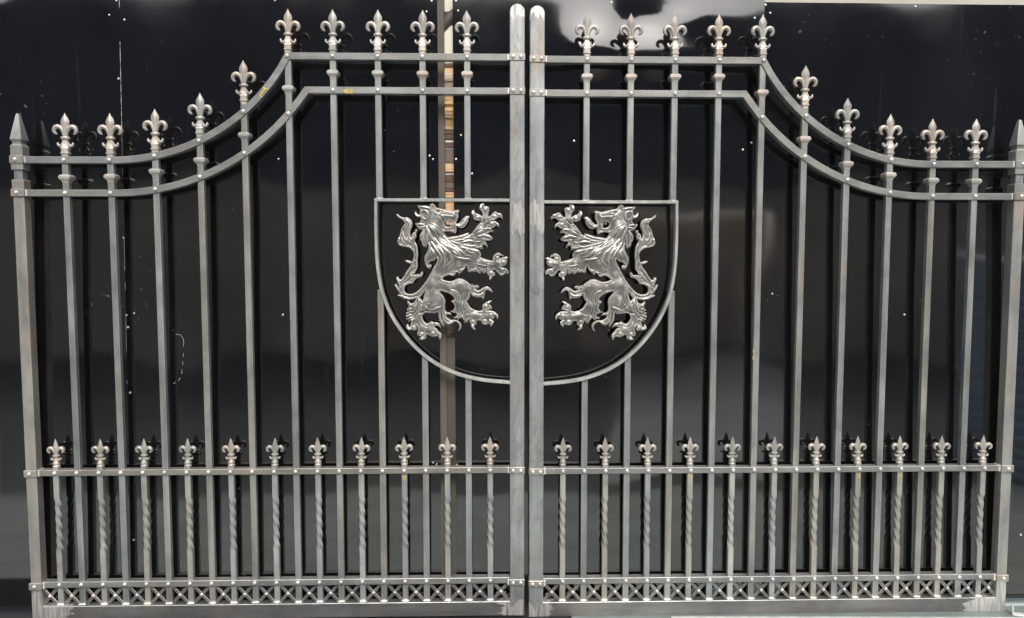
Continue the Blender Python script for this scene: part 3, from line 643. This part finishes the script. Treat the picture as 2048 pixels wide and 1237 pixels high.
for mir in (1, -1):
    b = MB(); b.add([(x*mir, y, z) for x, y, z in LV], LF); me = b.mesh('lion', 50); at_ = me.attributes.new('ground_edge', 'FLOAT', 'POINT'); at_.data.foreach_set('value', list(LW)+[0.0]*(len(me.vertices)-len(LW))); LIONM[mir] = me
def build_lion(root, mir, dv):
    loc = at(LC[0], LC[1], .004); loc = Vector((loc.x if mir == 1 else -loc.x, .010, loc.z+dv))
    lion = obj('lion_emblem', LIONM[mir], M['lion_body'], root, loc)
    for (k, s_, wd) in LOCKS: obj('fur_lock', lock_mesh(k, s_, wd, mir), M['lion'], lion, loc)
    for (k, x, y, rx, rz) in TOES:
        c = l2(D(k)(x, y)); obj('toe', ball(c[0], c[1], rx*.88*.1254*LSCL, rz*.84*.1254*LSCL, mir, .0038), M['lion'], lion, loc)
    for (k, s_) in CLAWS: obj('claw', lock_mesh(k, s_, 21, mir, .004, True, .8), M['bright'], lion, loc)
    e = l2(D(1)(815, 232)); obj('eye', ball(e[0], e[1], .0042, .0036, mir, .0045), M['bright'], lion, loc)
    obj('brow', lock_mesh(1, '740 205 790 190 850 205 900 240', 13, mir), M['lion'], lion, loc)
    obj('brow', lock_mesh(1, '720 250 770 262 830 258', 9, mir), M['lion'], lion, loc)
    obj('ear', lock_mesh(1, '490 205 560 200 605 240 610 300 580 345 530 310 490 230', 20, mir, .004), M['lion'], lion, loc)
    obj('ear', lock_mesh(1, '440 128 540 145 630 165 690 220', 18, mir, .003), M['lion'], lion, loc)
    obj('tongue', lock_mesh(2, '170 430 240 445 310 400 350 330 395 298', 32, mir, .004), M['lion'], lion, loc)
    obj('nose', ball(*l2(D(2)(195, 225)), .0048, .0042, mir, .006), M['bright'], lion, loc)
    for s_ in ('100 405 98 430', '130 440 130 405', '40 380 44 402'):
        obj('fang', lock_mesh(2, s_+' '+s_.split()[0]+' '+str(float(s_.split()[3])+2), 13, mir, .002), M['bright'], lion, loc)
    return lion

# ------------------------------------------------------------------ one gate leaf
def strokes(parent, segs, y, wd=.0022, name='paint_mark', mat=None):
    b = MB()
    for s_ in segs:
        pp = [at(px, py, y) for px, py in s_]
        b.tube([tuple(p) for p in pp], [wd]*len(pp), .18, 6)
    return b
def gate(side, label):
    sg = -1 if side == 'L' else 1
    dv = 0.0 if side == 'L' else -.0054
    X = lambda u: sg*u
    Zw = lambda v: v + Z0 + dv
    rootloc = Vector((X(.85), .015, Zw(TUBE_B)))
    root = empty('gate_leaf', rootloc)
    tag(root, label, 'gate', 'pair of lion gates')
    def part(name, b, mat, loc, parent=root):
        return obj(name, b, mat, parent, loc)
    def flip(b):            # path built in u,v -> place x,z relative to loc (0,0,0)
        b.v = [(X(x), y, Zw(z)) for x, y, z in b.v]; return b
    org = Vector((0, 0, 0))
    # rails
    ptop = [(.0575, V['top']), (.7845, V['top'])] + [(u, top_v(u)) for u in np.linspace(.7845, UC, 26)[1:]] + [(1.45, VT), (1.652, VT)]
    psec = [(.0575, V['sec']), (.7245, V['sec'])] + [(u, sec_v(u)) for u in np.linspace(.7245, UC, 26)[1:]] + [(1.45, VS), (1.652, VS)]
    def rail(name, path, h):
        o = obj(name, flip(sweep2d([(float(a), float(b_)) for a, b_ in path], h, 0.0, .030, .0012)), M['rail'], root, org); o.location = -rootloc; WL[o.name] = org; return o
    rt = rail('arched_rail', ptop, .0108); rs = rail('arched_rail', psec, .0108)
    rl = rail('lower_rail', [(.0575, V['low']), (1.652, V['low'])], .0100)
    rb = rail('bottom_rail', [(.0575, V['bot']), (1.652, V['bot'])], .0103)
    def riv(parent, u, v, y=0.0, me=RIV):
        o = obj('rivet', me, M['rivet'], parent, (X(u), y, Zw(v))); o.rotation_euler = (random.uniform(-.12, .12), random.uniform(0, 6.28), random.uniform(-.12, .12)); return o
    # bottom tube
    b = MB(); b.box(.0545, 1.6500, -.0025, .0340, TUBE_B+.0005, TUBE_T, .0016)
    part('bottom_tube', flip(b), M['tube'], org)
    # posts
    b = MB(); n = 14; rings = []
    c0, c1, top = .0085, .0572, 1.8275; rad = (c1-c0)/2; cu = (c0+c1)/2
    prof = [(c0, TUBE_B), (c1, TUBE_B)] + [(cu+rad*math.cos(a), top-rad+rad*math.sin(a)) for a in [math.pi*k/n for k in range(n+1)]]
    ins = lambda q, e: (cu+(q[0]-cu)*(1-e/rad), min(max(q[1], TUBE_B+e), top-rad) + (max(0, q[1]-(top-rad))*(1-e/rad)))
    E_ = .0022
    b.loft([[(ins(q, E_)[0], -.004, ins(q, E_)[1]) for q in prof], [(q[0], -.004+E_, q[1]) for q in prof], [(q[0], .036-E_, q[1]) for q in prof], [(ins(q, E_)[0], .036, ins(q, E_)[1]) for q in prof]])
    mp = part('meeting_post', flip(b), M['post'], org)
    for v in (V['top'], V['sec'], V['low'], V['bot']-.006):
        b = MB(); hh = .0118 if v > 1 else .0115
        b.box(c0-.0014, c1+.0016, -.0078, .034, v-hh, v+hh, .0016)
        part('strap', flip(b), M['hinge'], org, mp)
        for u in (.0205, .0465): riv(mp, u, v, -.0076)
        b = MB(); b.box(c1+.001, c1+.0095, -.0028, .028, v-hh+.001, v+hh-.001, .002); part('weld', flip(b), M['weld'], org, mp)
    # hinge post with cap
    h0, h1 = 1.6495, 1.6845; hc = (h0+h1)/2; hw = (h1-h0)/2; y0, y1 = -.003, .034; yc = (y0+y1)/2; hd = (y1-y0)/2
    def ring(z, ex): return [(hc+(hw+ex)*a, yc+(hd+ex)*c_, z) for a, c_ in ((-1, -1), (1, -1), (1, 1), (-1, 1))]
    b = MB(); b.box(h0, h1, y0, y1, TUBE_B, 1.1985, .002)
    hp = part('hinge_post', flip(b), M['hinge'], org)
    b = MB(); b.box(h0-.0018, h1+.0018, y0-.0018, y1+.0018, 1.1990, 1.2540, .002); part('post_collar', flip(b), M['hinge'], org, hp)
    b = MB(); b.box(h0+.004, h1-.004, y0+.004, y1-.004, 1.2545, 1.2850, .001); part('post_neck', flip(b), M['post'], org, hp)
    b = MB(); b.box(h0-.0018, h1+.0018, y0-.0018, y1+.0018, 1.2855, 1.3650, .002); part('post_collar', flip(b), M['hinge'], org, hp)
    b = MB(); b.loft([ring(1.3655, -.001), ring(1.3705, -.004), ring(1.3770, -.0035), ring(1.3840, .0015), ring(1.3905, .0005), ring(1.4650, -.0128), ring(1.4690, -.0145)])
    part('pyramid_cap', flip(b).mesh('pyramid_cap', 20), M['hinge'], org, hp)
    for v, hh in ((VT, .0125), (VS, .0125), (V['low']-.0005, .012), (V['bot']-.0025, .012)):
        b = MB(); b.box(h0-.003, h1+.0045, -.0082, .037, v-hh, v+hh, .0016); part('strap', flip(b), M['hinge'], org, hp)
        riv(hp, hc+.003, v, -.0080)
        b = MB(); b.box(h0-.0115, h0-.0028, -.0025, .026, v-hh+.001, v+hh-.001, .002); part('weld', flip(b), M['weld'], org, hp)
    # picket bars
    tip = {6: .168, 7: .157, 8: .154}
    COLV = {1: 1.602, 2: 1.602, 3: 1.603, 4: 1.604, 5: 1.553, 6: 1.401, 7: 1.3186, 8: 1.282, 9: 1.264, 10: 1.2617}
    def bar(u, va, vb):
        b = MB(); b.box(-HB, HB, -HB, HB, 0, vb-va, .0015); return part('picket_bar', b, M['bar'], (X(u), PYC, Zw(va)))
    for k in range(1, 11):
        u = U0 + k*SP; vt = top_v(u); vs_ = sec_v(u)
        fb = vt + tip.get(k, .1535) - .1425
        if k <= 3:
            up = bar(u, 1.1895, fb+.004); sv = shield_v(u)
            lo = bar(u, TUBE_T+.0005, sv+.003)
            obj('weld', WELDS[k], M['weld'], up, (X(u), PYC-.004, Zw(1.1965)))
        else:
            up = bar(u, TUBE_T+.0005, fb+.004); lo = up
        o = obj('finial', FIN_L, M['cast'], up, (X(u), PYC, Zw(fb))); o.rotation_euler = (0, R(random.uniform(-.8, .8)), R(random.uniform(-5, 5)))
        obj('collar', COLLAR, M['cast'], up, (X(u), PYC, Zw(COLV[k])))
        o = obj('weld', WELDS[k % 4], M['weld'], lo, (X(u), .004, Zw(TUBE_T+.0035)))
        riv(rt, u, vt); riv(rs, u, vs_)
        riv(rl, u, V['low']); riv(rb, u, V['bot'])
    for i in range(11):
        u = U0 + (i+.5)*SP
        o = obj('twisted_bar', TWIST, M['twist'], root, (X(u), PYC, Zw(TUBE_T+.0005)))
        f_ = obj('finial', FIN_S, M['cast'], o, (X(u), PYC, Zw(V['low']+.0095))); f_.rotation_euler = (0, R(random.uniform(-1, 1)), R(random.uniform(-6, 6)))
        obj('weld', WELDS[(i+2) % 4], M['weld'], o, (X(u), .004, Zw(TUBE_T+.0035)))
        riv(rl, u, V['low']); riv(rb, u, V['bot'])
    # cross braces
    vc = (V['bot']-.0103+TUBE_T)/2
    us = [U0+.25*SP+ i*.5*SP for i in range(22)]; us[0] += -.0; 
    us = [U0+.5*SP*(i+1)-.25*SP for i in range(22)]
    for u in us:
        if u-.03 < .0575: u = max(u, .0885)
        a = obj('brace_strip', STRIP1, M['brace'], root, (X(u), .0135, Zw(vc)))
        obj('brace_strip', STRIP2, M['brace'], a, (X(u), .0088, Zw(vc)))
        riv(a, u, vc, .0068, RIVS)
    # shield frame
    b = sweep2d([(u-.005, v) for u, v in SHS], .005, -.003, .0235, .0012); b.v = [(x, y, z) for x, y, z in b.v]
    part('shield_frame', flip(b), M['bright'], org)
    b = MB(); b.box(.0575, .5072, -.0045, .0225, 1.1848, 1.1952, .0012); part('shield_top_bar', flip(b), M['bright'], org)
    build_lion(root, -sg, dv*.5)
    for o in root.children:            # parts built straight in place coordinates
        pass
    # yellow workshop marks
    ym = M['yellow']
    def mark(parent, segs, y, wd=.0022):
        b = strokes(parent, segs, y, wd); o = obj('paint_mark', b, ym, parent, org); return o
    if side == 'L':
        mark(rs, [[(699, 179.5), (705.5, 180.3), (699.6, 185.2)], [(699.6, 185.2), (701.5, 186.6), (705, 186)], [(688, 181), (691.3, 186.2)], [(691.3, 186.4), (691.6, 180.5), (695, 179.4), (697, 181.4), (694, 183), (697, 184.4), (695.2, 186.6), (691.3, 186.4)]], -.0006, .0015)
        mark(rt, [[(525.5, 175.5), (535, 178.5)], [(530, 177), (526.5, 184)], [(526.5, 185), (521.5, 185.2), (524.6, 188.4), (520.5, 189.5), (519.6, 193), (523.5, 193.6)]], -.0006, .0017)
        bars = sorted([o for o in root.children if o.name.startswith('twisted_bar')], key=lambda o: abs(o.location.x+rootloc.x-at(808, 957, .006).x))
        mark(bars[0], [[(804.5, 953), (812, 953), (809, 961), (806, 957)]], .0048, .0014)
    else:
        for px in (1381, 1716, 1800):
            bars = sorted([o for o in root.children if o.name.startswith('twisted_bar')], key=lambda o: abs(o.location.x+rootloc.x-at(px, 953, .006).x))
            xx = at(px, 953, .006).x; bx = bars[0].location.x+rootloc.x; k = px + (bx-xx)*600
            mark(bars[0], [[(k-3.5, 950), (k+3, 950), (k+.5, 957)]], .0048, .0014)
        bars = sorted([o for o in root.children if o.name.startswith('picket_bar')], key=lambda o: abs(o.location.x+rootloc.x-at(1507, 700, .006).x))
        mark(bars[0], [[(1507, 699), (1506.5, 706)], [(1506.5, 712), (1506, 720)]], .0040, .0012)
    return root
gate('L', 'left gate leaf of bare steel whose lion faces right')
gate('R', 'right gate leaf of bare steel whose lion faces left')

# ------------------------------------------------------------------ underfoot
def slab(name, poly, z0, z1, mat, label, cat):
    b = MB(); n = len(poly)
    b.loft([[(x, y, z0) for x, y in poly], [(x, y, z1) for x, y in poly]]); o = obj(name, b, mat)
    c = Vector((sum(p[0] for p in poly)/n, sum(p[1] for p in poly)/n, z0))
    for v in o.data.vertices: v.co -= c
    o.location = c; tag(o, label, cat); return o
slab('rubber_mat', [(-3.2, -.30), (.155, -.30), (.155, .20), (-3.2, .20)], .0045, .0075, M['dark'], 'black rubber mat lying under the left gate', 'mat')
def lying(name, px, py, sx, sy, sz, rot, mat, label, cat, z=.0075):
    Y = 0.0
    for _ in range(12):
        p = at(px, py, Y); Y += (z-p.z)*-2.0*-1 if False else (p.z-z)*-2.05
    p = at(px, py, Y); b = MB(); b.box(-sx/2, sx/2, -sy/2, sy/2, 0, sz, .0012)
    o = obj(name, b, mat, None, (p.x, p.y, z)); o.rotation_euler[2] = rot; tag(o, label, cat); return o
M['offcut'] = plain('bright_offcut', (.70, .71, .69), .45, .3, .15, 40)
M['plate'] = plain('green_grey_painted_steel', (.20, .235, .225), .5, .3, .2, 10)
slab('floor_plate', [(.16, -.006), (2.6, -.075), (2.6, .036), (.16, .036)], .001, .009, M['plate'], 'green grey steel plate lying under the right gate', 'plate')
slab('edge_strip', [(.5, -.040), (2.6, -.100), (2.6, -.0755), (.5, -.0162)], .001, .011, plain('pale_strip', (.50, .53, .51), .55), 'pale narrow strip along the front edge of the floor plate', 'strip')

for (px, w_, lb) in ((862, .062, 'pale flat offcut on the mat under the left gate, nearer the left'), (918, .078, 'pale flat offcut on the mat under the left gate, nearer the meeting posts')):
    o = lying('steel_offcut', px, 1236, w_, .03, .005, .05, M['offcut'], lb, 'offcut'); o['group'] = 'offcuts lying under the gates'
lying('steel_offcut', 1213, 1234, .022, .03, .006, .2, M['offcut'], 'small pale offcut just right of the meeting posts on the floor', 'offcut', .009)['group'] = 'offcuts lying under the gates'
lying('flat_bar', 1516, 1229, .022, .10, .006, .45, M['offcut'], 'short pale flat bar poking out from under the right gate', 'bar', .0092)
lying('flat_bar', 1487, 1229, .022, .03, .012, -.3, plain('rusty_bar', (.16, .10, .08), .7), 'stubby rusty brown bar beside the pale bar under the right gate', 'bar', .0092)
lying('steel_scrap', 1812, 1222, .03, .012, .003, -.5, M['dark'], 'thin dark scrap lying on the green grey plate', 'scrap', .0092)
b = MB(); b.box(0, .05, -.02, .004, 0, .004, .0008); b.box(-.004, 0, -.02, .004, 0, .03, .0008)
bk = obj('angle_bracket', b, M['offcut'], None, (1.697, -.018, .0092)); bk.rotation_euler[2] = -.35
tag(bk, 'small pale angle bracket lying by the foot of the right hinge post', 'bracket')
